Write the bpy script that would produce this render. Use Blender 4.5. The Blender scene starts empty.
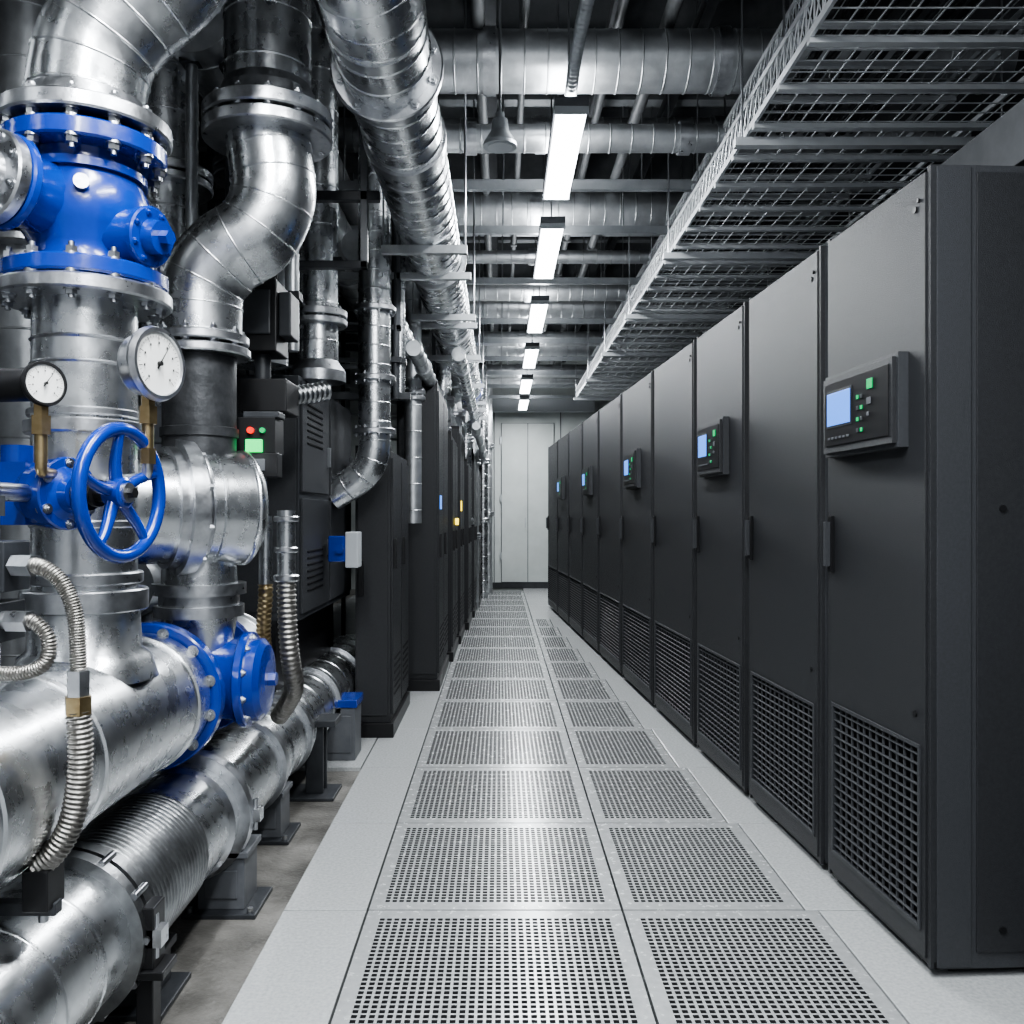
import bpy, math, random
from mathutils import Vector, Matrix
random.seed(7)
V=Vector
# ------------------------------------------------------------------ materials
def M(name,col,metal=0.0,rough=0.5,col2=None,nscale=8,bump=0.0,bscale=60,coat=0.0,emit=None,es=0.0,rvar=0.0,stretch=None,spec=None):
    m=bpy.data.materials.new(name); m.use_nodes=True
    nt=m.node_tree; b=nt.nodes['Principled BSDF']
    b.inputs['Base Color'].default_value=(*col,1); b.inputs['Metallic'].default_value=metal
    b.inputs['Roughness'].default_value=rough
    if coat: b.inputs['Coat Weight'].default_value=coat; b.inputs['Coat Roughness'].default_value=0.12
    if spec is not None: b.inputs['Specular IOR Level'].default_value=spec
    if emit: b.inputs['Emission Color'].default_value=(*emit,1); b.inputs['Emission Strength'].default_value=es
    if col2 or bump or rvar:
        tc=nt.nodes.new('ShaderNodeTexCoord'); mp=nt.nodes.new('ShaderNodeMapping')
        nt.links.new(tc.outputs['Object'],mp.inputs['Vector'])
        if stretch: mp.inputs['Scale'].default_value=stretch
        n=nt.nodes.new('ShaderNodeTexNoise'); n.inputs['Scale'].default_value=nscale; n.inputs['Detail'].default_value=6; n.inputs['Roughness'].default_value=0.6
        nt.links.new(mp.outputs[0],n.inputs['Vector'])
        if col2:
            r=nt.nodes.new('ShaderNodeValToRGB'); r.color_ramp.elements[0].position=0.35; r.color_ramp.elements[1].position=0.68
            r.color_ramp.elements[0].color=(*col,1); r.color_ramp.elements[1].color=(*col2,1)
            nt.links.new(n.outputs['Fac'],r.inputs[0]); nt.links.new(r.outputs[0],b.inputs['Base Color'])
        if rvar:
            mr=nt.nodes.new('ShaderNodeMapRange'); mr.inputs['From Min'].default_value=0.3; mr.inputs['From Max'].default_value=0.7
            mr.inputs['To Min'].default_value=rough-rvar; mr.inputs['To Max'].default_value=rough+rvar
            nt.links.new(n.outputs['Fac'],mr.inputs[0]); nt.links.new(mr.outputs[0],b.inputs['Roughness'])
        if bump:
            n2=nt.nodes.new('ShaderNodeTexNoise'); n2.inputs['Scale'].default_value=bscale; n2.inputs['Detail'].default_value=4
            nt.links.new(mp.outputs[0],n2.inputs['Vector'])
            bp=nt.nodes.new('ShaderNodeBump'); bp.inputs['Strength'].default_value=bump; bp.inputs['Distance'].default_value=0.01
            nt.links.new(n2.outputs['Fac'],bp.inputs['Height']); nt.links.new(bp.outputs[0],b.inputs['Normal'])
    return m
galv=M('galvanised_steel',(.58,.595,.61),1,.28,(.73,.745,.76),14,.09,16,rvar=.05)
galv2=M('dull_galvanised',(.48,.495,.51),.9,.38,(.60,.615,.63),14,.10,20,rvar=.05)
steel=M('machined_steel',(.50,.51,.53),1,.32,(.64,.65,.67),30,.05,80,rvar=.06)
bolt=M('bolt_steel',(.48,.49,.51),1,.30)
darkpipe=M('dark_ribbed_steel',(.035,.037,.04),.5,.45,(.08,.082,.087),14,.15,50)
ribpipe=M('ribbed_clamp_steel',(.24,.245,.25),1,.35,(.42,.43,.44),14,.15,50)
braid=M('braided_hose_steel',(.20,.19,.175),1,.38,(.34,.33,.31),60,.2,200)
blue=M('blue_enamel',(.002,.024,.22),0,.26,(.003,.033,.28),6,.10,30,coat=.5)
cabm=M('charcoal_powdercoat',(.018,.019,.0215),0,.45,(.026,.027,.030),110,.35,420,spec=.4)
cabl=M('charcoal_frame',(.034,.036,.040),0,.45,(.042,.044,.049),110,.3,420,spec=.4)
blackm=M('black_plastic',(.008,.008,.009),0,.4,spec=.4)
hole=M('vent_black',(.003,.003,.004),0,.7,spec=.2)
slat=M('vent_slat',(.055,.057,.062),0,.4)
dgrey=M('dark_grey_paint',(.022,.024,.028),0,.45,(.035,.038,.043),12,.05,60)
ductg=M('duct_grey_paint',(.07,.073,.078),0,.85,(.085,.088,.093),12,spec=.1)
mgrey=M('mid_grey_paint',(.085,.09,.10),0,.42,(.12,.125,.135),10)
brass=M('brass',(.32,.24,.13),1,.36,(.46,.37,.22),20)
white=M('gauge_face_white',(.74,.74,.72),0,.25,coat=.8)
tick=M('gauge_print_black',(.01,.01,.01),0,.5)
tile=M('white_floor_laminate',(.34,.35,.352),0,.20,(.44,.45,.452),90,.02,30,rvar=.05)
perf=M('perforated_panel_paint',(.37,.38,.383),.25,.24,(.45,.46,.463),30,rvar=.06)
perfw=M('perforation_wall_shade',(.03,.03,.032),0,.5)  # hole walls coloured near-black, shade painted in so the perforations read dark
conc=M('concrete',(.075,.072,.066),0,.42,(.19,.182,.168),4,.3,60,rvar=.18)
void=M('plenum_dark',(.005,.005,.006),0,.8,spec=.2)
screen=M('lcd_blue',(.03,.08,.3),0,.3,emit=(.10,.32,1.0),es=1.4)
green=M('led_green',(0,.3,.1),0,.3,emit=(.0,.9,.16),es=1.7)
greend=M('led_green_dim',(0,.3,.1),0,.3,emit=(.03,.8,.2),es=.4)
redl=M('led_red',(.4,0,0),0,.3,emit=(1,.03,.01),es=1.4)
yel=M('led_yellow',(.5,.4,0),0,.3,emit=(1,.75,.05),es=2.5)
lamp=M('lamp_diffuser',(1,1,1),0,.4,emit=(.93,.97,1),es=13)
offw=M('off_white_plastic',(.42,.44,.46),0,.4)
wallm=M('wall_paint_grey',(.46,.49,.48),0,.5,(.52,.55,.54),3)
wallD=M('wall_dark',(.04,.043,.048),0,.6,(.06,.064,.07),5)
ceilm=M('ceiling_deck_dark',(.03,.033,.037),0,.7,(.045,.048,.053),6)
beamm=M('beam_paint',(.16,.17,.18),.3,.45,(.22,.23,.24),8)
zpaint=M('zinc_channel',(.36,.38,.40),.5,.42,(.46,.48,.50),9)
condm=M('conduit_paint',(.12,.125,.13),.3,.45,(.16,.165,.17),9)
rung=M('tray_rung_zinc',(.62,.64,.66),.3,.42)
traym=M('tray_zinc',(.66,.68,.70),.6,.35)

# ------------------------------------------------------------------ mesh builder
def fr(n):
    n=V(n).normalized(); up=V((0,0,1)) if abs(n.z)<.95 else V((0,1,0))
    u=up.cross(n).normalized(); v=n.cross(u).normalized()
    return u,v,n
def cr(pts,n=10):
    P=[V(p) for p in pts]; P=[P[0]*2-P[1]]+P+[P[-1]*2-P[-2]]; out=[]
    for i in range(1,len(P)-2):
        a,b,c,d=P[i-1],P[i],P[i+1],P[i+2]
        for k in range(n):
            t=k/n; out.append(.5*((2*b)+(c-a)*t+(2*a-5*b+4*c-d)*t*t+(3*b-a-3*c+d)*t**3))
    out.append(P[-2]); return out
def rnd(pts,rad,n=10):
    P=[V(p) for p in pts]; out=[P[0]]
    for i in range(1,len(P)-1):
        a=(P[i-1]-P[i]); c=(P[i+1]-P[i]); k=min(rad,a.length*.5,c.length*.5)
        s=P[i]+a.normalized()*k; e=P[i]+c.normalized()*k
        for j in range(n+1):
            t=j/n; out.append(s*(1-t)**2+P[i]*2*t*(1-t)+e*t*t)
    out.append(P[-1]); return out
class B:
    def __init__(s,name): s.n=name; s.v=[]; s.f=[]; s.m=[]; s.s=[]; s.mats=[]; s.T=None
    def add(s,vs,fs,mat,smooth=False):
        if mat not in s.mats: s.mats.append(mat)
        i=s.mats.index(mat); o=len(s.v)
        s.v+= [tuple(x) for x in vs]
        for f in fs: s.f.append([o+k for k in f]); s.m.append(i); s.s.append(smooth)
    def box(s,x0,x1,y0,y1,z0,z1,mat):
        vs=[(x,y,z) for z in(z0,z1) for y in(y0,y1) for x in(x0,x1)]
        s.add(vs,[(0,2,3,1),(4,5,7,6),(0,1,5,4),(2,6,7,3),(0,4,6,2),(1,3,7,5)],mat)
    def rev(s,p,ax,prof,mat,seg=32,smooth_prof=False,sm=True):
        u,v,w=fr(ax); p=V(p)
        cs=[(math.cos(2*math.pi*i/seg),math.sin(2*math.pi*i/seg)) for i in range(seg)]
        ring=lambda h,r:[p+w*h+u*(c*r)+v*(q*r) for c,q in cs]
        if smooth_prof:
            vs=[];fs=[]
            for h,r in prof: vs+=ring(h,max(r,1e-5))
            for k in range(len(prof)-1):
                for i in range(seg):
                    j=(i+1)%seg; fs.append((k*seg+i,k*seg+j,(k+1)*seg+j,(k+1)*seg+i))
            s.add(vs,fs,mat,sm); return
        for k in range(len(prof)-1):
            (h0,r0),(h1,r1)=prof[k],prof[k+1]
            if r0<1e-6 and r1<1e-6: continue
            if r0<1e-6: s.add(ring(h1,r1),[tuple(range(seg))[::-1]],mat,False); continue
            if r1<1e-6: s.add(ring(h0,r0),[tuple(range(seg))],mat,False); continue
            fs=[(i,(i+1)%seg,seg+(i+1)%seg,seg+i) for i in range(seg)]
            s.add(ring(h0,r0)+ring(h1,r1),fs,mat,sm and h0!=h1)
    def cyl(s,p0,p1,r,mat,r1=None,seg=24,sm=True):
        p0=V(p0);p1=V(p1);L=(p1-p0).length
        s.rev(p0,p1-p0,[(0,0),(0,r),(L,r if r1 is None else r1),(L,0)],mat,seg,sm=sm)
    def tube(s,pts,r,mat,seg=24,caps=True,closed=False):
        P=[V(p) for p in pts]; n=len(P); rr=r if isinstance(r,list) else [r]*n
        T=[]
        for i in range(n):
            a=P[(i-1)%n] if (closed or i>0) else P[0]; b=P[(i+1)%n] if (closed or i<n-1) else P[-1]
            T.append((b-a).normalized())
        u,v,_=fr(T[0]); vs=[]
        for i in range(n):
            u=(u-T[i]*u.dot(T[i])).normalized(); w=T[i].cross(u)
            for k in range(seg):
                a=2*math.pi*k/seg; vs.append(P[i]+u*(math.cos(a)*rr[i])+w*(math.sin(a)*rr[i]))
        fs=[]
        for i in range(n if closed else n-1):
            i2=(i+1)%n
            for k in range(seg):
                j=(k+1)%seg; fs.append((i*seg+k,i*seg+j,i2*seg+j,i2*seg+k))
        s.add(vs,fs,mat,True)
        if caps and not closed:
            s.add(vs[:seg],[tuple(range(seg))[::-1]],mat); s.add(vs[-seg:],[tuple(range(seg))],mat)
    def bands(s,pts,r,mat,step,w=.012,h=.004,start=None):
        P=[V(p) for p in pts]; acc=0; nxt=start if start is not None else step*.5
        for a,b in zip(P[:-1],P[1:]):
            L=(b-a).length; 
            while nxt<=acc+L and L>0:
                q=a+(b-a)*((nxt-acc)/L); d=(b-a).normalized()
                s.rev(q-d*w/2,d,[(0,r-.001),(w*.3,r+h),(w*.7,r+h),(w,r-.001)],mat,28,smooth_prof=True)
                nxt+=step
            acc+=L
    def hose(s,pts,r,mat,pitch=.012):
        C=cr(pts,24); L=sum((b-a).length for a,b in zip(C[:-1],C[1:])); n=max(6,int(L/pitch*6)); out=[];acc=0;k=0
        for a,b in zip(C[:-1],C[1:]):
            l=(b-a).length
            while k<=n and k*L/n<=acc+l+1e-9: out.append(a+(b-a)*((k*L/n-acc)/max(l,1e-9))); k+=1
            acc+=l
        s.tube(out,[r*(.92+.08*math.cos(2*math.pi*i/6)) for i in range(len(out))],mat,18)
    def flange(s,p,ax,r,t,mat,n=10,rb=None,br=.014,bl=.021,bm=None):
        c=min(.005,t*.2); s.rev(p,ax,[(-t/2,0),(-t/2,r-c),(-t/2+c,r),(t/2-c,r),(t/2,r-c),(t/2,0)],mat,40)
        if n:
            u,v,w=fr(ax); p=V(p); rb=rb or r*.86
            for i in range(n):
                a=2*math.pi*(i+.5)/n; q=p+u*(rb*math.cos(a))+v*(rb*math.sin(a))
                s.cyl(q-w*(t/2+bl*.6),q+w*(t/2+bl*.6),br*1.0,bm or bolt,seg=6,sm=False)
                s.cyl(q-w*(t/2+bl),q+w*(t/2+bl),br*.55,bm or bolt,seg=8)
                s.cyl(q-w*(t/2+.003),q+w*(t/2+.003),br*1.3,bm or bolt,seg=14)
    def fin(s,bevel=0,loc=None,rotz=0):
        me=bpy.data.meshes.new(s.n); me.from_pydata(s.v,[],s.f)
        for m in s.mats: me.materials.append(m)
        me.polygons.foreach_set('material_index',s.m); me.polygons.foreach_set('use_smooth',s.s); me.update()
        o=bpy.data.objects.new(s.n,me); bpy.context.collection.objects.link(o)
        if loc: o.location=loc
        o.rotation_euler=(0,0,rotz)
        if bevel:
            md=o.modifiers.new('bev','BEVEL'); md.width=bevel; md.segments=2; md.limit_method='ANGLE'; md.angle_limit=math.radians(50)
        return o
X3=V((1,0,0));Y3=V((0,1,0));Z3=V((0,0,1))
cabX=lambda y:1.2805-.05*y

# ------------------------------------------------------------------ room shell
b=B('floor'); b.box(-2.6,-.69,-1,15.6,-.10,-.02,conc); b.fin()
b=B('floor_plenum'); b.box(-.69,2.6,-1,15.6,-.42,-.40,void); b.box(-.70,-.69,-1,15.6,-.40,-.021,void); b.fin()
b=B('ceiling'); b.box(-2.6,2.6,-1,15.8,4.3,4.4,ceilm); b.fin()
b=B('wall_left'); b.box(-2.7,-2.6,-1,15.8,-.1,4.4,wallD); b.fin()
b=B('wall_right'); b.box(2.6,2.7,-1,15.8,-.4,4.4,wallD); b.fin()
b=B('wall_back'); b.box(-2.6,2.6,15.6,15.8,-.4,4.3,wallm)
for x in(-.1,1.05): b.box(x-.008,x+.008,15.590,15.6,0,3.1,mgrey)
b.fin()
b=B('baseboard_back'); b.box(-.7,1.4,15.57,15.6,0,.10,dgrey); b.fin()
b=B('door_1'); b.box(.02,.94,15.575,15.6,.1,2.86,mgrey); b.box(.032,.475,15.56,15.58,.11,2.85,wallm); b.box(.487,.928,15.56,15.58,.11,2.85,wallm); b.box(.43,.448,15.53,15.56,1.05,1.22,zpaint)
for z in(.5,1.5,2.5): b.box(.0,.03,15.56,15.58,z,z+.12,zpaint)
b.fin(.002)

T=.81; Y0=2.855-T*4
rows=[Y0+T*i for i in range(20)]
def perf_tile(b,x0,x1,y0,y1,m=.040,my=.052,pitch=.0228):
    g=.004; x0+=g;x1-=g;y0+=g;y1-=g; t=-.03
    nx=max(3,round((x1-x0-2*m)/pitch)); ny=max(3,round((y1-y0-2*my)/pitch))
    X0,X1,Yq0,Yq1=x0+m,x1-m,y0+my,y1-my
    b.add([(x0,y0,0),(x1,y0,0),(x1,y1,0),(x0,y1,0),(X0,Yq0,0),(X1,Yq0,0),(X1,Yq1,0),(X0,Yq1,0)],
          [(0,1,5,4),(1,2,6,5),(2,3,7,6),(3,0,4,7)],perf)
    b.add([(x0,y0,0),(x1,y0,0),(x1,y1,0),(x0,y1,0),(x0,y0,t),(x1,y0,t),(x1,y1,t),(x0,y1,t)],[(0,4,5,1),(1,5,6,2),(2,6,7,3),(3,7,4,0)],perf)
    dx=(X1-X0)/nx; dy=(Yq1-Yq0)/ny; hx=dx*.33; hy=dy*.34; vs=[];fs=[];fw=[]
    for i in range(nx):
        for j in range(ny):
            a=X0+i*dx; c=Yq0+j*dy; cx=a+dx/2; cy=c+dy/2; o=len(vs)
            vs+=[(a,c,0),(a+dx,c,0),(a+dx,c+dy,0),(a,c+dy,0)]
            oc=[(cx-hx,cy-hy),(cx+hx,cy-hy),(cx+hx,cy+hy),(cx-hx,cy+hy)]
            vs+=[(p,q,0) for p,q in oc]+[(p,q,-.022) for p,q in oc]
            for k in range(4):
                l=(k+1)%4; fs.append((o+k,o+l,o+4+l,o+4+k)); fw.append((o+4+k,o+4+l,o+8+l,o+8+k))
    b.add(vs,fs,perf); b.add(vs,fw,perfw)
b=B('perforated_floor_tiles')
for y in rows:
    if y+T<.9 or y>15: continue
    y1=min(y+T,15.6)
    perf_tile(b,-.42,.388,y,y1)
    xe=cabX(y+T)-.13
    if xe-.388>.2: perf_tile(b,.388,xe,y,y1)
b.fin()
b=B('solid_floor_tiles')
for y in rows:
    if y>15.5: continue
    y1=min(y+T,15.6)
    b.box(-.686,-.424,y+.003,y1-.003,-.04,0,tile)
    xe=cabX(y+T)-.13
    if xe<.588: xe=.39
    b.box(xe+.004,1.45,y+.003,y1-.003,-.04,-.0005,tile)
    if y>4.4:
        for k in range(2): b.box(-.69-T*(k+1)+.003,-.69-T*k-.003,y+.003,y1-.003,-.04,0,tile)
b.fin(.002)
b=B('floor_drain_grille'); b.box(-.92,-.80,1.86,2.10,-.02,-.012,steel)
for i in range(7): b.box(-.91,-.81,1.875+i*.032,1.885+i*.032,-.012,-.009,hole)
b.fin()

# ------------------------------------------------------------------ right-hand cooling cabinets
bnd=[(2.43,3.10),(3.16,3.93),(3.99,4.78),(4.84,5.80),(5.86,6.90),(6.96,8.0),(8.06,9.02),(9.08,10.1),(10.16,11.2),(11.26,12.4)]
H=2.2
for ci,(ya,yb) in enumerate(bnd):
    W=(yb-ya)*1.00125; D=1.05
    b=B('cooling_cabinet')
    b.box(.0,W,.028,D,.025,H,cabl); b.box(.03,W-.03,.07,D-.04,.005,.025,blackm)
    for q in(.08,W-.08):
        b.cyl((q,.1,0),(q,.1,.03),.025,blackm,seg=12); b.cyl((q,D-.1,0),(q,D-.1,.03),.025,blackm,seg=12)
    b.box(.0,W,.012,.03,.025,.045,blackm)
    b.box(.0,.018,.004,.03,.025,H,cabm); b.box(W-.018,W,.004,.03,.025,H,cabm)
    v0,v1=.13,(.60 if ci==0 else .56); x0,x1=.022,W-.022
    vx0,vx1=.06,W-.06
    zt=H-.012
    b.box(x0,x1,0,.024,v1+.02,zt,cabm); b.box(x0,x1,0,.024,.045,v0-.02,cabm)
    b.box(x0,vx0-.015,0,.024,v0-.02,v1+.02,cabm); b.box(vx1+.015,x1,0,.024,v0-.02,v1+.02,cabm)
    b.box(vx0-.015,vx1+.015,.02,.026,v0-.02,v1+.02,hole)
    fw=.012
    b.box(vx0-.015,vx1+.015,-.004,.02,v1+.02-fw,v1+.02,cabl); b.box(vx0-.015,vx1+.015,-.004,.02,v0-.02,v0-.02+fw,cabl)
    b.box(vx0-.015,vx0-.015+fw,-.004,.02,v0-.02+fw,v1+.02-fw,cabl); b.box(vx1+.015-fw,vx1+.015,-.004,.02,v0-.02+fw,v1+.02-fw,cabl)
    ns=17
    for k in range(ns):
        z=v0-.004+(v1-v0+.008)*(k+.5)/ns; b.box(vx0-.003,vx1+.003,.000,.010,z-.0025,z+.001,slat)
    nv=13
    for k in range(1,nv):
        x=vx0+(vx1-vx0)*k/nv; b.box(x-.0018,x+.0018,.002,.010,v0-.008,v1+.008,slat)
    b.box(x0+.012,x0+.042,-.012,.0,1.06,1.25,blackm); b.box(x0+.018,x0+.036,-.030,-.012,1.08,1.23,cabl)
    for zz in(2.10,.70): b.cyl((x1-.05,.0,zz),(x1-.05,-.004,zz),.009,blackm,seg=12)
    b.cyl((x1-.03,0,2.12),(x1-.03,-.006,2.12),.006,blackm,seg=8)
    b.box(W,W+.006,.13,D-.01,.07,H-.02,cabm); b.box(W,W+.003,.02,.115,.03,H-.005,cabl)
    for yy,zz in((.2,1.27),(.2,.13),(.9,1.27)): b.cyl((W+.006,yy,zz),(W+.010,yy,zz),.010,blackm,seg=12)
    b.cyl((W-.25,.35,H),(W-.25,.35,H+.05),.02,blackm,seg=12); b.cyl((W-.25,.35,H+.05),(W-.25,.35,H+.08),.013,blackm,seg=12)
    if ci%2==0:
        w=.50 if ci==0 else .42; cx=W/2-.025; a0,a1=cx-w/2,cx+w/2; z0,z1=1.445,1.715
        b.box(a0,a1,-.030,.0,z0,z1,cabl); b.box(a0+.012,a1-.012,-.042,-.030,z0+.012,z1-.012,cabm)
        b.box(a0+.03,a1-.03,-.045,-.040,z0+.035,z1-.03,blackm)
        b.box(a0+.055,a0+.055+w*.34,-.048,-.045,z0+.10,z1-.065,screen)
        b.box(a0+.047,a0+.063+w*.34,-.0465,-.045,z0+.092,z1-.057,dgrey)
        gx=a0+.055+w*.34+.045
        for r in range(4):
            for q in range(2):
                b.box(gx+q*.026,gx+q*.026+.013,-.048,-.045,z0+.062+r*.034,z0+.074+r*.034,greend if (r+q)%2 else slat)
        b.box(gx+.07,gx+.105,-.048,-.045,z1-.085,z1-.055,greend)
        b.box(gx+.07,gx+.095,-.048,-.045,z1-.13,z1-.11,mgrey); b.box(gx+.07,gx+.082,-.048,-.045,z1-.165,z1-.153,mgrey)
        for q in range(6): b.box(a0+.06+q*.028,a0+.074+q*.028,-.048,-.045,z0+.055,z0+.062,mgrey)
    b.fin(.004,loc=(cabX(yb),yb,0),rotz=math.radians(-90+2.862))

b=B('rectangular_duct'); b.box(1.44,2.0,2.2,12.4,H+.03,2.40,ductg)
for k in range(9): b.box(1.425,2.01,2.3+k*1.2,2.33+k*1.2,H+.02,2.415,ductg)
b.fin(.003)

# ------------------------------------------------------------------ wire cable trays
def tray(name,x0,x1,z,y0,y1,h,dens,ps):
    b=B(name)
    b.box(x0-.012,x0,y0,y1,z+h-.02,z+h,traym); b.box(x0-.012,x0,y0,y1,z-.005,z+.02,traym)
    b.box(x1,x1+.012,y0,y1,z+h-.02,z+h,traym); b.box(x1,x1+.012,y0,y1,z-.005,z+.02,traym)
    n=int((y1-y0)/.075)
    for i in range(n+1):
        y=y0+i*.075
        b.box(x0-.009,x0-.005,y-.003,y+.003,z,z+h,traym)
        if i<n: b.cyl((x0-.007,y,z),(x0-.007,y+.075,z+h),.0032,traym,seg=4)
        if i<n: b.cyl((x0-.007,y+.075,z),(x0-.007,y,z+h),.0032,traym,seg=4)
    y=y0
    while y<y1: b.box(x0,x1,y-.0018,y+.0018,z+.004,z+.008,traym); y+=ps
    for i in range(1,dens):
        x=x0+(x1-x0)*i/dens; b.box(x-.0018,x+.0018,y0,y1,z+.008,z+.012,traym)
    k=y0
    while k<y1:
        b.box(x0-.012,x1+.012,k-.014,k+.014,z-.022,z-.004,rung); k+=.31
    k=y0+.4
    while k<y1:
        b.cyl((x0-.03,k,z-.03),(x0-.03,k,4.3),.005,bolt,seg=6); b.cyl((x1+.03,k,z-.03),(x1+.03,k,4.3),.005,bolt,seg=6)
        b.box(x0-.06,x1+.06,k-.02,k+.02,z-.055,z-.022,rung); k+=1.55
    b.fin()
tray('wire_cable_tray',.985,1.95,2.76,1.6,11.5,.13,11,.0775)
tray('wire_cable_tray',1.15,2.05,3.15,1.6,11.5,.10,7,.155)
b=B('cable_bundle')
for i in range(14):
    x=1.25+i*.045+random.uniform(-.01,.01)
    b.tube(cr([(x+random.uniform(-.03,.03),1.6+j*1.1,3.17+.02+random.uniform(0,.02)) for j in range(10)],4),random.choice([.011,.015,.018]),random.choice([blackm,dgrey,blackm]),8)
b.fin()

# ------------------------------------------------------------------ ceiling structure
b=B('ceiling_joists')
y=2.2
while y<15.4:
    b.box(-2.6,2.6,y-.05,y+.05,3.98,4.0,beamm); b.box(-2.6,2.6,y-.008,y+.008,4.0,4.28,beamm); b.box(-2.6,2.6,y-.05,y+.05,4.28,4.3,beamm); y+=.75
for x in(-1.5,-.75,-.05,.62,1.1,1.7): 
    b.box(x-.03,x+.03,.5,15.5,3.90,3.98,ductg)
b.fin()
def duct(name,p0,p1,r,mat=galv,step=.13,col=1.2):
    b=B(name); p0=V(p0);p1=V(p1); d=(p1-p0).normalized(); L=(p1-p0).length
    b.cyl(p0,p1,r,mat,seg=36); b.bands([p0,p1],r,mat,step,.010,.004)
    k=col*.5
    while k<L:
        b.rev(p0+d*k-d*.03,d,[(0,r),(0,r+.012),(.06,r+.012),(.06,r)],steel,36); k+=col
    return b
def hangers(b,pts,r,top=4.0):
    for p in pts:
        p=V(p); b.cyl(p+V((0,0,r)),(p.x,p.y,top),.006,bolt,seg=6)
b=duct('spiral_duct',(-.37,2.65,2.72),(-.37,12.5,2.72),.150,step=.12,col=1.7)
pa=cr([(-.37,2.75,2.72),(-.37,2.55,2.74),(-.40,2.38,2.82),(-.46,2.28,2.98),(-.50,2.25,3.2),(-.50,2.25,3.9)],8); b.tube(pa,.150,galv,36); b.bands(pa,.150,galv,.07,.009,.003)
for yy in(4.4,5.9,7.4,9,11):
    b.box(-.58,-.16,yy-.02,yy+.02,2.53,2.57,galv2); b.cyl((-.57,yy,2.53),(-.57,yy,3.98),.006,bolt,seg=6); b.cyl((-.17,yy,2.53),(-.17,yy,3.98),.006,bolt,seg=6)
b.flange((-.37,2.95,2.72),Y3,.185,.035,steel,10); b.flange((-.37,5.15,2.72),Y3,.18,.03,steel,0); b.flange((-.37,10.4,2.72),Y3,.17,.25,blue,0)
b.fin()
for (yy,z,r,x0,x1) in [(4.3,3.42,.14,-.6,2.4),(4.65,3.20,.07,-.7,2.4),(5.6,3.62,.10,-1.4,2.3),(6.5,3.46,.14,-1.4,2.3),(6.95,3.25,.05,-1.4,2.3),(8.2,3.30,.09,-1.4,2.3),(9.3,3.42,.12,-1.4,2.3),(10.3,3.28,.08,-1.4,2.3),(11.4,3.4,.12,-1.4,2.3),(12.6,3.28,.09,-1.4,2.3),(13.8,3.35,.11,-1.4,2.3)]:
    b=duct('cross_duct',(x0,yy,z),(x1,yy,z),r,galv2,.11,1.1); hangers(b,[(x0+.7,yy,z),(x1-.9,yy,z)],r); b.fin()
b=B('strut_channel')
for yy in(5.2,6.0,7.3,8.8,9.8,10.9,12.0,13.2,14.4): 
    b.box(-1.3,2.2,yy-.02,yy+.02,3.13,3.18,zpaint)
    for x in(-.9,0.02,.82): b.cyl((x,yy,3.14),(x,yy,3.98),.005,bolt,seg=6)
for yy,zz in((3.2,3.72),(3.7,3.78),(4.9,3.7),(5.8,3.35),(7.7,3.65),(10.0,3.6)): b.box(-1.3,2.3,yy-.03,yy+.03,zz,zz+.06,zpaint)
b.box(-1.2,1.6,15.2,15.4,3.02,3.22,offw)
b.fin()
b=B('ceiling_conduits')
for x,z,r in((.12,3.62,.02),(-.10,3.55,.03),(.58,3.66,.025),(.80,3.60,.035),(-.75,3.5,.06),(-1.0,3.3,.08)):
    b.cyl((x,1.8,z),(x,15.4,z),r,condm,seg=14); 
    for k in range(12): b.box(x-r-.008,x+r+.008,2.3+k*1.1,2.33+k*1.1,z-r-.006,z+r+.006,condm)
b.fin()
b=B('flexible_conduit'); b.hose([(.31,3.95,3.10),(.31,3.6,3.13),(.33,3.0,3.16),(.34,2.2,3.2),(.34,1.8,3.4),(.34,1.7,3.9)],.028,zpaint,.03); b.fin()
fx=[(.31,3.9,1.05),(.32,5.45,1.15),(.33,7.4,1.15),(.34,9.4,1.2),(.35,11.5,1.3),(.37,13.5,1.3),(.31,.9,1.1),(.31,-1.2,1.1),(-.45,-.2,1.2),(-.55,1.0,.8)]  # last four fixtures are out of view, added to light the left pipes
for (x,y,L) in fx:
    b=B('linear_ceiling_light'); z=3.02
    b.box(x-.075,x+.075,y-.02,y+L+.02,z,z+.04,mgrey); b.box(x-.065,x+.065,y,y+L,z-.03,z,lamp)
    b.box(x-.075,x+.075,y-.015,y,z-.032,z+.04,offw); b.box(x-.075,x+.075,y+L,y+L+.015,z-.032,z+.04,offw)
    b.cyl((x,y+.15,z+.04),(x,y+.15,3.98),.006,bolt,seg=6); b.cyl((x,y+L-.15,z+.04),(x,y+L-.15,3.98),.006,bolt,seg=6)
    b.fin(.004)
    for up in(0,1):  # the upward lamp is extra fill, added to brighten the ceiling
        l=bpy.data.lights.new('tube_light','AREA'); l.shape='RECTANGLE'; l.size=.14; l.size_y=L; l.energy=(12 if up else (52 if y<2.5 else (56 if y>13 else 38))); l.color=(.94,.975,1)
        o=bpy.data.objects.new('ceiling_fill_up' if up else 'tube_light',l); o.location=(x,y+L/2,z+.05 if up else z-.045); bpy.context.collection.objects.link(o)
        if up: o.rotation_euler=(math.pi,0,0)
b=B('pendant_speaker'); b.cyl((0,4.0,3.02),(0,4.0,3.98),.006,bolt,seg=6)
b.rev((0,4.0,2.89),Z3,[(0,0),(0,.075),(.015,.075),(.07,.04),(.12,.035),(.12,0)],zpaint,24); b.rev((0,4,2.886),Z3,[(0,0),(0,.055),(.005,.055)],offw,20); b.cyl((0,4,3.0),(0,4,3.04),.02,zpaint); b.fin()

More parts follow.
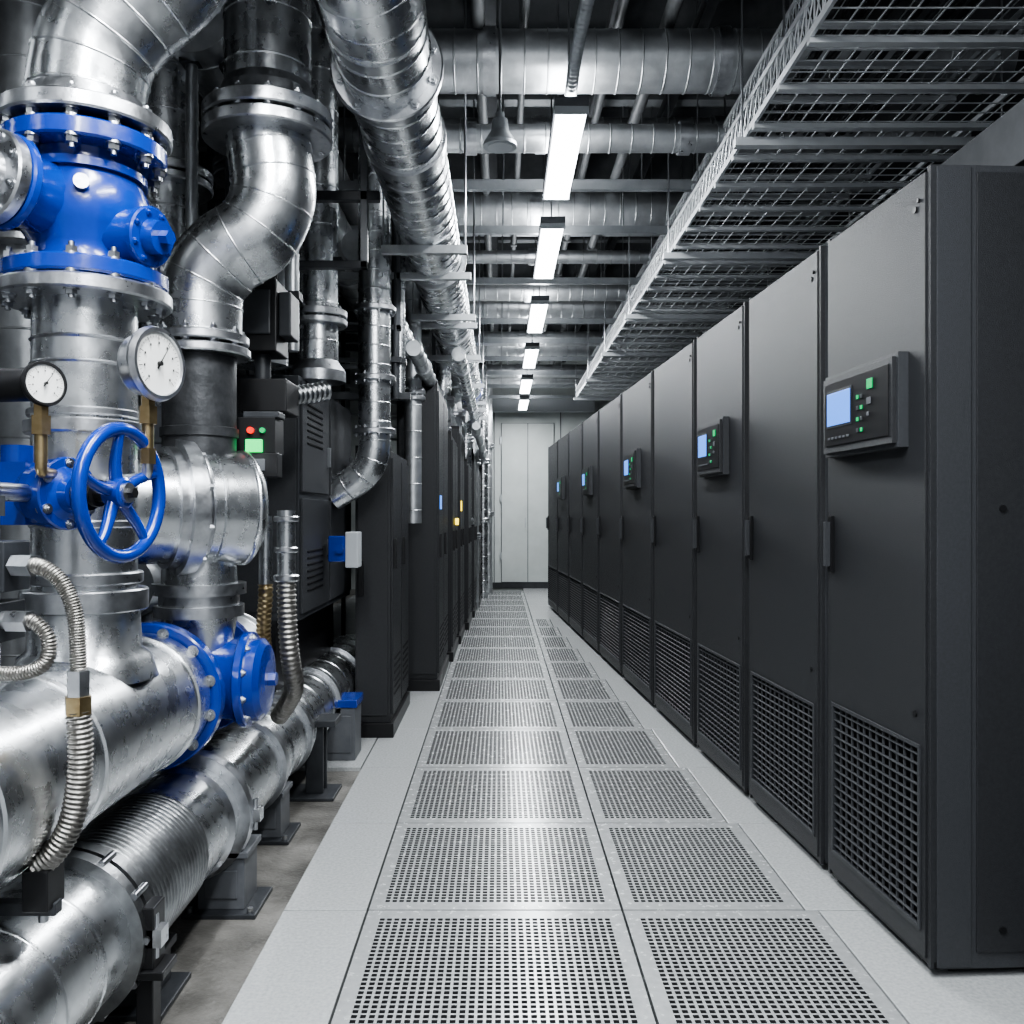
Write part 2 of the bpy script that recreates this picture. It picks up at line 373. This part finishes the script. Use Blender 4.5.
# ------------------------------------------------------------------ LEFT PLANT
PX,PZ,PR=-1.0,.29,.172
b=B('water_main_pipe'); b.cyl((PX,1.25,PZ),(PX,6.0,PZ),PR,galv,seg=48)
b.rev((PX,2.02,PZ),Y3,[(0,PR),(0,PR+.028),(.035,PR+.028),(.035,PR+.012),(.05,PR+.012),(.05,PR+.028),(.085,PR+.028),(.085,PR)],ribpipe,48)
b.cyl((PX,2.12,PZ),(PX,2.55,PZ),PR+.004,ribpipe,seg=48); b.bands([(PX,2.13,PZ),(PX,2.54,PZ)],PR+.004,ribpipe,.022,.012,.003)
b.rev((PX,2.86,PZ),Y3,[(0,PR),(0,PR+.034),(.03,PR+.038),(.06,PR+.034),(.06,PR)],steel,48)
b.rev((PX,2.76,PZ),Y3,[(0,PR),(.02,PR+.012),(.04,PR)],steel,48)
b.rev((PX,3.42,PZ),Y3,[(0,PR),(0,PR+.018),(.05,PR+.018),(.05,PR)],steel,48)
b.bands([(PX,1.3,PZ),(PX,2.0,PZ)],PR,galv,.17,.012,.003); b.bands([(PX,3.5,PZ),(PX,6.0,PZ)],PR,galv,.22,.012,.004)
for yy in(3.9,4.6,5.3): b.rev((PX,yy,PZ),Y3,[(0,PR),(0,PR+.016),(.04,PR+.016),(.04,PR)],steel,48)
for i in range(12):
    a=2*math.pi*i/12; q=V((PX+math.cos(a)*(PR+.028),2.03,PZ+math.sin(a)*(PR+.028))); b.cyl(q,q+V((0,.065,0)),.009,bolt,seg=6)
for yy in(2.04,2.88): 
    b.box(PX+PR+.01,PX+PR+.06,yy,yy+.045,PZ-.02,PZ+.02,steel); b.cyl((PX+PR+.04,yy+.02,PZ-.05),(PX+PR+.04,yy+.02,PZ+.05),.008,bolt,seg=8)
b.fin()
QX,QZ,QR=-1.05,.71,.195
b=B('header_pipe'); b.cyl((QX,1.25,QZ),(QX,2.66,QZ),QR,galv,seg=48)
for yy in(1.55,1.95,2.55): b.rev((QX,yy,QZ),Y3,[(0,QR-.001),(.004,QR+.006),(.016,QR+.006),(.02,QR-.001)],galv,48)
b.rev((QX,2.28,QZ+.13),Z3,[(0,.175),(.06,.155),(.075,.135),(.20,.128)],galv,40,smooth_prof=True)
b.fin()
RX,RY=-1.05,2.28
b=B('riser_pipe'); b.cyl((RX,RY,.84),(RX,RY,1.80),.124,galv,seg=40)
for z,r,t in((1.04,.150,.055),(1.095,.138,.03),(1.47,.142,.035),(1.505,.135,.02),(1.23,.13,.02)): b.rev((RX,RY,z-t/2),Z3,[(0,.12),(0,r-.004),(.004,r),(t-.004,r),(t,r-.004),(t,.12)],steel,40)
for z in(1.62,1.68): b.rev((RX,RY,z),Z3,[(0,.123),(.006,.129),(.012,.123)],steel,40)
b.flange((RX,RY,1.800),Z3,.208,.036,steel,12); 
b.fin()
b=B('riser_pipe'); b.flange((RX,RY,2.225),Z3,.208,.040,steel,12); b.rev((RX,RY,2.245),Z3,[(0,.165),(.02,.155),(.05,.145)],steel,40)
path=cr([(RX,RY,2.24),(RX+.005,RY,2.33),(RX+.03,RY,2.43),(RX+.10,RY,2.53),(RX+.20,RY,2.62),(RX+.28,RY,2.74),(RX+.30,RY,2.9),(RX+.30,RY,3.98)],8)
b.tube(path,.142,galv,40); b.bands(path[:58],.142,galv,.085,.010,.003,.06)
b.fin()
b=B('blue_control_valve'); c=V((RX,RY,2.01))
b.flange((RX,RY,2.165),Z3,.195,.045,blue,12,rb=.176,bl=.028); b.flange((RX,RY,1.845),Z3,.198,.040,blue,12,rb=.178,bl=.028)
b.rev((RX,RY,1.86),Z3,[(0,.135),(.03,.125),(.06,.125),(.10,.150),(.15,.158),(.20,.150),(.24,.128),(.28,.128),(.30,.14)],blue,44,smooth_prof=True)
b.rev((RX,RY,2.09),Z3,[(0,.13),(0,.148),(.02,.148),(.02,.13)],blue,44)
n=V((-.42,-.88,.06)).normalized()
b.rev(c,n,[(.05,.10),(.12,.088),(.19,.085),(.205,.10)],blue,36,smooth_prof=True); b.flange(c+n*.215,n,.112,.024,blue,0)
b.flange(c+n*.245,n,.108,.034,steel,8,rb=.088,br=.010,bl=.012); b.rev(c+n*.262,n,[(0,.06),(.02,.055),(.02,.0)],steel,24)
n=V((.86,-.32,-.12)).normalized()
b.rev(c+V((.02,0,-.05)),n,[(.08,.075),(.15,.062),(.17,.062)],blue,30,smooth_prof=True); b.flange(c+V((.02,0,-.05))+n*.178,n,.074,.022,blue,8,rb=.06,br=.007,bl=.008,bm=blue)
b.rev(c+V((.02,0,-.05))+n*.19,n,[(0,.045),(.03,.040),(.03,0)],blue,20); b.cyl(c+V((.02,0,-.05))+n*.22,c+V((.02,0,-.05))+n*.245,.018,blue,seg=6,sm=False)
b.rev((RX+.06,RY-.15,2.04),(.35,-.94,0),[(0,0),(0,.018),(.012,.018),(.012,0)],steel,20)
b.fin()
SX,SY=-.968,2.9
b=B('offset_riser_pipe')
b.cyl((-.748,SY,2.55),(-.748,SY,4.0),.137,galv,seg=40); b.bands([(-.748,SY,2.6),(-.748,SY,4.0)],.137,galv,.16,.010,.003)
b.flange((-.748,SY,2.525),Z3,.205,.045,steel,12); b.flange((-.748,SY,2.472),Z3,.205,.040,steel,0)
b.rev((-.748,SY,2.55),Z3,[(0,.16),(.05,.15),(.08,.138)],steel,40)
path=cr([(-.748,SY,2.47),(-.736,SY,2.38),(-.732,SY,2.27),(-.785,SY,2.16),(-.885,SY,2.09),(-.955,SY,2.0),(SX,SY,1.90),(SX,SY,1.80)],8)
b.tube(path,.134,galv,40); b.bands(path,.134,galv,.085,.008,.0025,.05)
b.flange((SX,SY,1.815),Z3,.155,.030,steel,10,br=.012); b.flange((SX,SY,1.775),Z3,.160,.028,steel,0)
b.cyl((SX,SY,1.76),(SX,SY,1.38),.115,darkpipe,seg=40); b.rev((SX,SY,1.50),Z3,[(0,.115),(.003,.122),(.03,.122),(.033,.115)],darkpipe,40)
b.rev((SX,SY,1.03),Z3,[(0,.118),(.08,.115),(.12,.10)],galv,36,smooth_prof=True)
b.rev((SX,SY,.93),Z3,[(0,.10),(0,.140),(.035,.140),(.035,.125),(.07,.125),(.07,.146),(.105,.146),(.105,.1)],steel,36)
b.rev((SX,SY,.80),Z3,[(0,.10),(.13,.118)],galv,36)
b.fin()
# barrel crosses the riser, heading right and away from the aisle entrance
b=B('horizontal_coupling_barrel'); zc=1.276; ax=V((.80,.60,0)).normalized(); c0=V((-.975,2.84,zc))
b.rev(c0-ax*.28,ax,[(0,0),(0,.160),(.02,.174),(.20,.174)],galv,48)
b.rev(c0-ax*.085,ax,[(0,.17),(0,.190),(.03,.190)],steel,48)
b.rev(c0-ax*.055,ax,[(0,.175),(0,.212),(.045,.212),(.045,.178)],steel,56)
b.rev(c0-ax*.010,ax,[(0,.19),(.010,.194),(.022,.186),(.03,.178)],steel,56,smooth_prof=True)
b.rev(c0+ax*.0,ax,[(0,.178),(.165,.180)],galv,56)
b.rev(c0+ax*.045,ax,[(0,.178),(.004,.185),(.012,.185),(.016,.178)],galv,56)
b.rev(c0+ax*.15,ax,[(0,.180),(.004,.187),(.016,.187),(.024,.178),(.045,.150),(.05,0)],galv,56,smooth_prof=True)
k0=c0-ax*.032; uu,vv,_=fr(ax)
for i in range(10):
    a=2*math.pi*(i+.5)/10; q=k0+uu*(.197*math.cos(a))+vv*(.197*math.sin(a)); b.cyl(q+ax*.02,q+ax*.038,.009,bolt,seg=6,sm=False)
b.fin()
b=B('blue_gate_valve'); c=V((-.98,2.90,.725))
b.flange((QX,2.695,QZ),Y3,.222,.05,blue,12,rb=.195,bl=.02); b.flange((QX,3.14,QZ),Y3,.215,.045,blue,10)
b.rev((QX,2.70,QZ),Y3,[(0,.185),(.06,.165),(.20,.178),(.34,.165),(.42,.18)],blue,36,smooth_prof=True)
b.rev(c,X3,[(0,.135),(.10,.125),(.13,.130),(.155,.148)],blue,40,smooth_prof=True); b.flange(c+X3*.17,X3,.152,.03,blue,10,rb=.132,br=.010,bl=.012)
b.rev(c+X3*.185,X3,[(0,.132),(.030,.130),(.046,.11),(.052,.06),(.052,0)],blue,36); b.cyl(c+X3*.235,c+X3*.26,.022,blue,seg=6,sm=False)
b.fin()
b=B('header_pipe'); path=rnd([(QX,3.16,QZ),(QX,3.6,QZ),(QX-.25,3.75,QZ),(QX-.25,3.75,1.6)],.15); b.tube(path,.16,galv2,32); b.bands(path,.16,galv2,.12); b.fin()
n=V((.975,-.22,.0)).normalized(); w=V((-.82,1.95,1.30)); u,v,_=fr(n)
b=B('handwheel_valve'); R=.138
b.tube([w+u*(R*math.cos(2*math.pi*i/64))+v*(R*math.sin(2*math.pi*i/64)) for i in range(64)],.0150,blue,16,closed=True)
for k in range(5):
    a=2*math.pi*k/5+.35; d=u*math.cos(a)+v*math.sin(a); t=u*-math.sin(a)+v*math.cos(a)
    b.tube(cr([w+d*.02-n*.012,w+d*.06-n*.010+t*.006,w+d*.10-n*.004+t*.006,w+d*(R-.004)],5),[.015-.005*i/15 for i in range(16)],blue,10)
b.rev(w,n,[(-.03,0),(-.03,.030),(.010,.034),(.014,.028),(.014,0)],blue,28); b.rev(w,n,[(.014,0),(.014,.022),(.020,.022),(.020,0)],steel,24); b.cyl(w+n*.02,w+n*.034,.012,blackm,seg=6,sm=False)
n=V((.93,-.37,.0)).normalized()
b.cyl(w-n*.03,w-n*.14,.020,blackm,seg=20); b.rev(w-n*.11,n,[(0,.02),(0,.038),(.02,.038),(.02,.02)],blackm,24); b.rev(w-n*.075,n,[(0,.02),(0,.030),(.012,.030),(.012,.02)],blackm,24)
b.rev(w-n*.17,n,[(0,.03),(0,.062),(.02,.062),(.03,.045),(.05,.040),(.05,0)],blue,30)
b.rev(w-n*.31,n,[(0,0),(0,.055),(.05,.058),(.09,.075),(.115,.078),(.14,.078),(.14,0)],blue,32)
b.flange(w-n*.16,n,.082,.02,blue,6,rb=.068,br=.009,bl=.010)
b.box(-1.14,-1.05,1.99,2.2,1.23,1.37,blue)
b.cyl((-1.1,2.05,1.36),(-1.1,2.05,1.41),.035,blue,seg=20)
b.fin()
def gauge(c,n,r,body,stemb,ring):
    n=V(n).normalized(); c=V(c); u,v,_=fr(n); b=B('pressure_gauge')
    b.rev(c,n,[(-r*.75,0),(-r*.75,r*.80),(-r*.65,r*.86),(-r*.2,r*.86)],body,40)
    b.rev(c,n,[(-r*.2,r*.8),(-r*.2,r*1.04),(-r*.1,r*1.06),(r*.06,r*1.0),(r*.06,r*.90),(-r*.02,r*.88)],ring,48)
    b.rev(c,n,[(-.002,r*.90),(-.001,0)],white,48)
    for k in range(33):
        a=math.radians(225-270*k/32); d=u*math.cos(a)+v*math.sin(a); L=r*(.14 if k%4==0 else .07); wd=r*(.022 if k%4==0 else .012)
        p=c+n*.0008+d*(r*.80-L/2); t=n.cross(d)
        q=[p-d*L/2-t*wd/2,p+d*L/2-t*wd/2,p+d*L/2+t*wd/2,p-d*L/2+t*wd/2]; b.add(q,[(0,1,2,3)],tick)
        if k%4==0:
            p=c+n*.0008+d*(r*.58); b.add([p-u*r*.03-v*r*.035,p+u*r*.03-v*r*.035,p+u*r*.03+v*r*.035,p-u*r*.03+v*r*.035],[(0,1,2,3)],tick)
    a=math.radians(55); d=u*math.cos(a)+v*math.sin(a); t=n.cross(d); p=c+n*.004
    b.add([p-d*r*.2-t*r*.03,p+d*r*.68-t*r*.006,p+d*r*.68+t*r*.006,p-d*r*.2+t*r*.03],[(0,1,2,3)],tick)
    b.cyl(c,c+n*.008,r*.07,tick,seg=14)
    s=c-n*(r*.4); z=s.z-r*.8
    b.cyl((s.x,s.y,z+.02),(s.x,s.y,z-.03),.016,stemb,seg=6,sm=False); b.cyl((s.x,s.y,z-.03),(s.x,s.y,z-.07),.021,stemb,seg=6,sm=False); b.cyl((s.x,s.y,z-.07),(s.x,s.y,z-.13),.013,stemb,seg=14)
    return b,s,z-.13
b,s,z=gauge((-.765,2.02,1.592),(.93,-.36,.02),.080,steel,brass,steel)
b.cyl((s.x,s.y,z+.005),(s.x,s.y,z-.03),.018,brass,seg=6,sm=False); b.tube(rnd([(s.x,s.y,z),(s.x,s.y,z-.06),(-.95,2.2,z-.06)],.04),.012,steel,12); b.fin()
b,s,z=gauge((-.960,1.9,1.53),(.80,-.60,.03),.046,blackm,brass,blackm)
b.tube(rnd([(s.x,s.y,z+.01),(s.x,s.y,z-.02),(-1.0,2.17,z-.02)],.03),.012,brass,12); b.cyl((s.x-.11,s.y+.02,1.53),(s.x,s.y,1.53),.036,blackm,seg=24); b.fin()
b=B('brass_manifold'); b.box(-1.06,-.97,1.76,1.86,1.10,1.20,dgrey); b.box(-1.07,-.98,1.76,1.86,1.0,1.08,dgrey); b.cyl((-1.03,1.81,.9),(-1.03,1.81,1.32),.022,steel,seg=16); b.cyl((-.98,1.8,1.15),(-.93,1.77,1.155),.02,blackm,seg=6,sm=False); b.cyl((-.99,1.78,1.045),(-.93,1.76,1.045),.02,steel,seg=6,sm=False); b.cyl((-1.03,1.81,1.25),(-1.03,1.81,1.29),.035,dgrey,seg=6,sm=False)
b.cyl((-1.03,1.81,1.3),(-1.03,2.2,1.3),.02,steel,seg=14)
b.fin(.003)
b=B('flexible_steel_hose'); b.cyl((-.955,1.775,1.153),(-.905,1.755,1.153),.023,steel,seg=6,sm=False)
b.hose([(-.94,1.77,1.153),(-.89,1.75,1.150),(-.852,1.75,1.12),(-.827,1.75,1.063),(-.82,1.75,.98),(-.82,1.75,.93)],.0165,braid,.0055)
b.cyl((-.82,1.75,.95),(-.82,1.75,.90),.022,steel,seg=6,sm=False); b.cyl((-.82,1.75,.90),(-.82,1.75,.865),.026,brass,seg=6,sm=False)
b.hose([(-.82,1.75,.87),(-.815,1.75,.80),(-.820,1.75,.72),(-.835,1.748,.65),(-.862,1.745,.60),(-.895,1.745,.57)],.0245,braid,.0095); b.fin()
b=B('flexible_steel_hose'); b.cyl((-.96,1.76,1.045),(-.915,1.752,1.045),.022,steel,seg=6,sm=False); b.hose([(-.94,1.76,1.045),(-.905,1.75,1.043),(-.878,1.75,1.01),(-.885,1.75,.965),(-.93,1.75,.945),(-1.02,1.75,.945)],.015,braid,.006); b.fin()
b=B('flexible_steel_hose')
b.cyl((-.76,3.2,1.27),(-.76,3.2,1.02),.032,galv,seg=20); b.flange((-.76,3.2,1.24),Z3,.045,.02,steel,0); b.flange((-.76,3.2,1.13),Z3,.042,.02,steel,0); b.flange((-.76,3.2,1.03),Z3,.045,.025,steel,0)
b.hose([(-.76,3.2,1.02),(-.755,3.2,.86),(-.75,3.22,.74),(-.755,3.3,.63),(-.80,3.42,.55),(-.86,3.5,.47)],.036,braid,.018); b.fin()
b=B('flexible_steel_hose'); b.hose([(-.86,3.3,1.0),(-.86,3.3,.95),(-.88,3.35,.8),(-.9,3.5,.6)],.028,brass,.02); b.cyl((-.86,3.3,1.0),(-.86,3.3,1.25),.024,galv,seg=16); b.fin()
b=B('flexible_steel_hose'); b.hose([(-.70,3.6,1.75),(-.78,3.5,1.72),(-.85,3.4,1.70),(-.92,3.35,1.73)],.04,ribpipe,.025); b.fin()

def stand(x,y,w,h,mat=mgrey):
    b=B('pipe_stand'); z=-.02
    b.box(x-w*.75,x+w*.8,y-.09,y+.13,z,z+.015,dgrey); b.box(x-w/2,x+w/2,y-.05,y+.10,z+.015,h,mat); b.box(x-w*.58,x+w*.58,y-.06,y+.11,h,h+.02,mat); b.box(x-w*.35,x+w*.35,y-.055,y-.05,z+.05,h-.04,mat)
    for dx in(-.62,.66): b.cyl((x+w*dx,y-.07,z+.015),(x+w*dx,y-.07,z+.03),.010,bolt,seg=6,sm=False)
    b.fin(.005)
stand(-.89,2.92,.15,.16); stand(-.92,3.56,.13,.15)
stand(-.97,2.35,.15,.09,dgrey)
b=B('post_stand'); b.box(-1.02,-.74,4.0,4.22,-.02,-.005,dgrey); b.box(-.88,-.80,4.07,4.09,-.005,.30,dgrey); b.box(-.88,-.80,4.15,4.17,-.005,.30,dgrey); b.box(-.85,-.83,4.09,4.15,-.005,.30,dgrey); b.box(-.96,-.74,4.04,4.2,.30,.33,dgrey); b.fin(.003)
b=B('post_stand'); b.box(-.83,-.79,2.05,2.10,-.02,.22,blackm); b.box(-.95,-.76,2.03,2.12,.20,.22,blackm); b.box(-.815,-.785,2.04,2.11,.22,.36,blackm); b.box(-.90,-.72,2.0,2.15,-.02,-.005,blackm); b.fin(.003)
b=B('hanger_bracket'); b.box(-.915,-.865,1.72,1.79,.49,.57,blackm); b.box(-1.2,-.86,1.74,1.77,.475,.50,dgrey); b.cyl((-.89,1.755,.46),(-.89,1.755,.49),.010,bolt,seg=8); b.fin(.003)
b=B('junction_box'); b.box(-.92,-.74,4.6,4.8,0.0,.27,mgrey); b.box(-.93,-.73,4.59,4.81,.27,.31,blue); b.box(-.90,-.76,4.592,4.6,.04,.23,mgrey); b.fin(.006)
b=B('indicator_light_box'); b.box(-.88,-.75,3.0,3.12,1.46,1.58,blackm); b.box(-.87,-.74,2.99,3.06,1.38,1.46,blackm)
b.box(-.845,-.79,2.982,3.0,1.462,1.505,green); b.cyl((-.83,2.985,1.535),(-.83,3.0,1.535),.011,redl,seg=14); b.cyl((-.79,2.985,1.535),(-.79,3.0,1.535),.009,greend,seg=14); b.box(-.86,-.74,3.01,3.1,1.58,1.60,dgrey); b.cyl((-.81,3.05,1.38),(-.81,3.05,1.30),.02,steel,seg=12)
b.box(-.84,-.78,2.985,2.99,1.40,1.44,mgrey); b.fin(.004)
b=B('electric_actuator'); b.box(-.95,-.80,3.22,3.4,1.84,2.10,blackm); b.box(-.80,-.755,3.25,3.38,1.90,2.06,dgrey); b.box(-.93,-.82,3.21,3.22,1.90,2.06,dgrey); b.cyl((-.87,3.3,1.84),(-.87,3.3,1.62),.03,dgrey,seg=16); b.box(-.93,-.76,3.2,3.4,1.62,1.74,blackm); b.tube(cr([(-.83,3.3,2.1),(-.83,3.3,2.2),(-.9,3.35,2.3),(-1.0,3.4,2.6)]),.014,blackm,8); b.fin(.006)
b=B('isolator_switch'); b.box(-.86,-.775,4.5,4.6,1.02,1.15,blue); b.box(-.775,-.71,4.5,4.62,.99,1.17,offw); b.cyl((-.80,4.5,1.085),(-.80,4.47,1.085),.022,blue,seg=16); b.fin(.006)
b=B('control_enclosure'); x0,x1=-1.3,-.90
b.box(x0,x1,4.02,5.4,.78,1.88,dgrey)
for (ya,yb,za,zb) in((4.05,4.68,1.36,1.86),(4.72,5.37,1.36,1.86),(4.05,4.68,.81,1.33),(4.72,5.37,.81,1.33)): b.box(x1,x1+.012,ya,yb,za,zb,cabl)
for k in range(7): b.box(x1+.012,x1+.016,4.15,4.5,1.58+k*.03,1.59+k*.03,hole); b.box(x1+.012,x1+.016,4.15,4.5,.90+k*.03,.91+k*.03,hole)
for yy in(4.62,5.31): b.box(x1+.012,x1+.03,yy,yy+.02,1.5,1.6,bolt); b.box(x1+.012,x1+.03,yy,yy+.02,1.05,1.13,bolt)
b.box(x0,x1-.1,4.02,5.4,.0,.78,blackm); b.box(x0+.02,x1-.01,4.012,4.02,.82,1.84,cabl); b.fin(.005)
for i,(xa,xb,ya,yb,h) in enumerate([(-.82,-.62,5.10,6.0,1.62),(-.74,-.45,6.45,7.6,2.19),(-.70,-.42,7.75,8.7,1.95),(-.68,-.40,8.8,9.8,2.1),(-.66,-.36,9.9,11.0,1.85),(-.64,-.33,11.1,12.2,2.05),(-.62,-.30,12.3,13.6,1.9)]):
    b=B('plant_cabinet'); b.box(xa,xb,ya,yb,.08,h,cabm); b.box(xa-.02,xb+.02,ya-.03,yb,0,.08,blackm); b.box(xa+.015,xb-.015,ya-.012,ya,.12,h-.03,cabm)
    nd=2
    for k in range(nd):
        q0=ya+.02+k*(yb-ya)/nd; q1=ya+(k+1)*(yb-ya)/nd-.02; b.box(xb,xb+.012,q0,q1,.12,h-.04,cabm); b.box(xb+.012,xb+.03,q0+.03,q0+.05,.95,1.12,blackm)
        for m in range(6): b.box(xb+.012,xb+.015,q0+.06,q1-.06,.22+m*.04,.235+m*.04,hole)
    b.box(xa+.02,xa+.05,ya-.03,ya-.01,.8,1.0,blackm); b.box(xa,xb,ya,ya+.06,h,h+.03,blackm)
    if i in(1,3): b.box(xb+.012,xb+.02,ya+.1,ya+.2,1.3,1.4,yel if i==3 else screen)
    if i==2: b.cyl((xb+.02,ya+.3,1.2),(xb+.05,ya+.3,1.2),.03,yel,seg=12)
    b.fin(.006)
def riser(x,y,r,z0,z1,mat=galv2,fl=()):
    b=B('background_riser_pipe'); b.cyl((x,y,z0),(x,y,z1),r,mat,seg=28); b.bands([(x,y,z0),(x,y,z1)],r,mat,.18,.010,.003)
    for z in fl: b.flange((x,y,z),Z3,r*1.45,.035,steel,8,br=.009,bl=.015); b.flange((x,y,z-.04),Z3,r*1.45,.03,steel,0)
    return b
riser(-1.28,3.45,.12,-.02,4.2,galv,fl=(2.55,1.5)).fin(); riser(-1.62,3.1,.14,-.02,4.2,fl=(2.2,)).fin(); riser(-1.55,2.4,.13,-.02,4.2,fl=(1.6,2.7)).fin(); riser(-1.05,3.9,.13,1.9,4.2,galv,fl=(2.75,)).fin()
riser(-1.9,4.2,.15,-.02,4.2,galv).fin(); riser(-1.45,1.75,.12,-.02,4.2,fl=(1.9,)).fin()
b=riser(-.86,4.25,.095,1.98,4.2,galv,(2.2,)); b.rev((-.86,4.25,1.88),Z3,[(0,.13),(.05,.13),(.10,.095)],steel,28); b.box(-.98,-.74,4.2,4.3,2.42,2.46,dgrey); b.fin()
b=B('drop_pipe')
path=rnd([(-.67,4.8,4.2),(-.67,4.8,1.50),(-.90,4.82,1.36)],.2)
b.tube(path,.085,galv,28); b.bands(path,.085,galv,.10,.01,.003)
for z in(2.35,1.98,1.70): b.flange((-.67,4.8,z),Z3,.115,.03,steel,8,br=.009,bl=.015)
b.fin()
b=riser(-.78,5.6,.07,1.62,4.0,galv2,(2.3,)); b.fin(); b=riser(-.60,6.2,.06,1.2,4.0,galv2,(2.1,)); b.fin()
b=riser(-.52,8.1,.08,1.95,3.9,galv,(2.3,)); b.fin(); riser(-.5,9.9,.08,1.85,3.9,galv2,(2.4,)).fin(); riser(-.42,11.05,.07,0,3.9,galv,(2.2,1.2)).fin(); riser(-.36,12.25,.07,0,3.9,galv2,(2.0,1.0)).fin(); riser(-.26,13.8,.08,0,3.9,galv,(2.1,1.2)).fin(); riser(-.2,14.6,.08,0,3.9,galv2,(2.4,1.3)).fin()
for (x,z,r,y0,y1,m) in((-.62,2.38,.065,5.3,13.5,galv),(-.50,2.22,.045,5.2,13.5,galv2),(-.80,2.78,.10,5.1,13.5,galv2),(-1.1,3.05,.15,3.2,13.5,galv2),(-.30,2.42,.05,6.5,14.5,galv),(-1.25,1.55,.10,3.3,6.0,galv2),(-1.35,1.0,.12,3.2,6.0,galv2),(-.24,2.15,.04,9,14.5,galv2)):
    b=duct('service_pipe',(x,y0,z),(x,y1,z),r,m,.25,1.3); b.fin()
b=B('pipe_support_frame')
for yy in(3.75,5.0,6.3,7.68,9.2,10.6,12.25):
    b.box(-1.6,-.16 if yy>4 else -.5,yy-.02,yy+.02,2.56,2.60,dgrey if yy<4.5 else galv2); b.box(-1.6,-.55,yy-.02,yy+.02,2.28,2.31,dgrey if yy<5.5 else galv2)
    b.box(-1.62,-1.58,yy-.02,yy+.02,-.02,4.0,dgrey); b.box(-.58,-.55,yy-.02,yy+.02,2.28,3.98,mgrey) 
b.box(-1.6,-.5,5.02,5.06,1.9,1.94,dgrey)
b.fin(.003)
b=B('wall_cable_ladder')
for k in range(5): b.box(-2.58,-2.5,0.5,14,.6+k*.6,.64+k*.6,mgrey)
for k in range(18): b.box(-2.5,-2.47,.6+k*.75,.65+k*.75,-.02,3.9,mgrey)
b.fin()
b=B('background_conduits')
for i,(x,y) in enumerate([(-1.2,2.6),(-1.26,2.62),(-1.13,3.3),(-1.0,3.35),(-.97,3.6),(-.9,3.7),(-1.35,2.1),(-1.4,2.15),(-.82,3.55),(-.58,5.0),(-.56,5.05)]):
    lo=1.9 if x>-1.19 else -.02
    b.cyl((x,y,lo),(x,y,4.2),random.choice([.016,.022,.028]),random.choice([galv2,dgrey,galv]),seg=12)
    for z in(1.4,2.1,2.9):
        if z>lo: b.box(x-.035,x+.035,y-.035,y+.035,z,z+.03,dgrey)
b.fin()

# ------------------------------------------------------------------ world + camera
wd=bpy.data.worlds.new('World'); bpy.context.scene.world=wd; wd.use_nodes=True
bg=wd.node_tree.nodes['Background']; bg.inputs[0].default_value=(.88,.94,1,1); bg.inputs[1].default_value=.50
try:
    bpy.context.scene.view_settings.view_transform='AgX'
    bpy.context.scene.view_settings.look='AgX - Medium High Contrast'
    bpy.context.scene.view_settings.exposure=.12
except Exception as e: print(e)
cam=bpy.data.cameras.new('Camera'); cam.sensor_width=36; cam.lens=900/1024*36; cam.shift_x=12/1024; cam.shift_y=4/1024; cam.clip_start=.05
co=bpy.data.objects.new('Camera',cam); co.location=(0,0,1.25); co.rotation_euler=(math.pi/2,0,0)
bpy.context.collection.objects.link(co); bpy.context.scene.camera=co
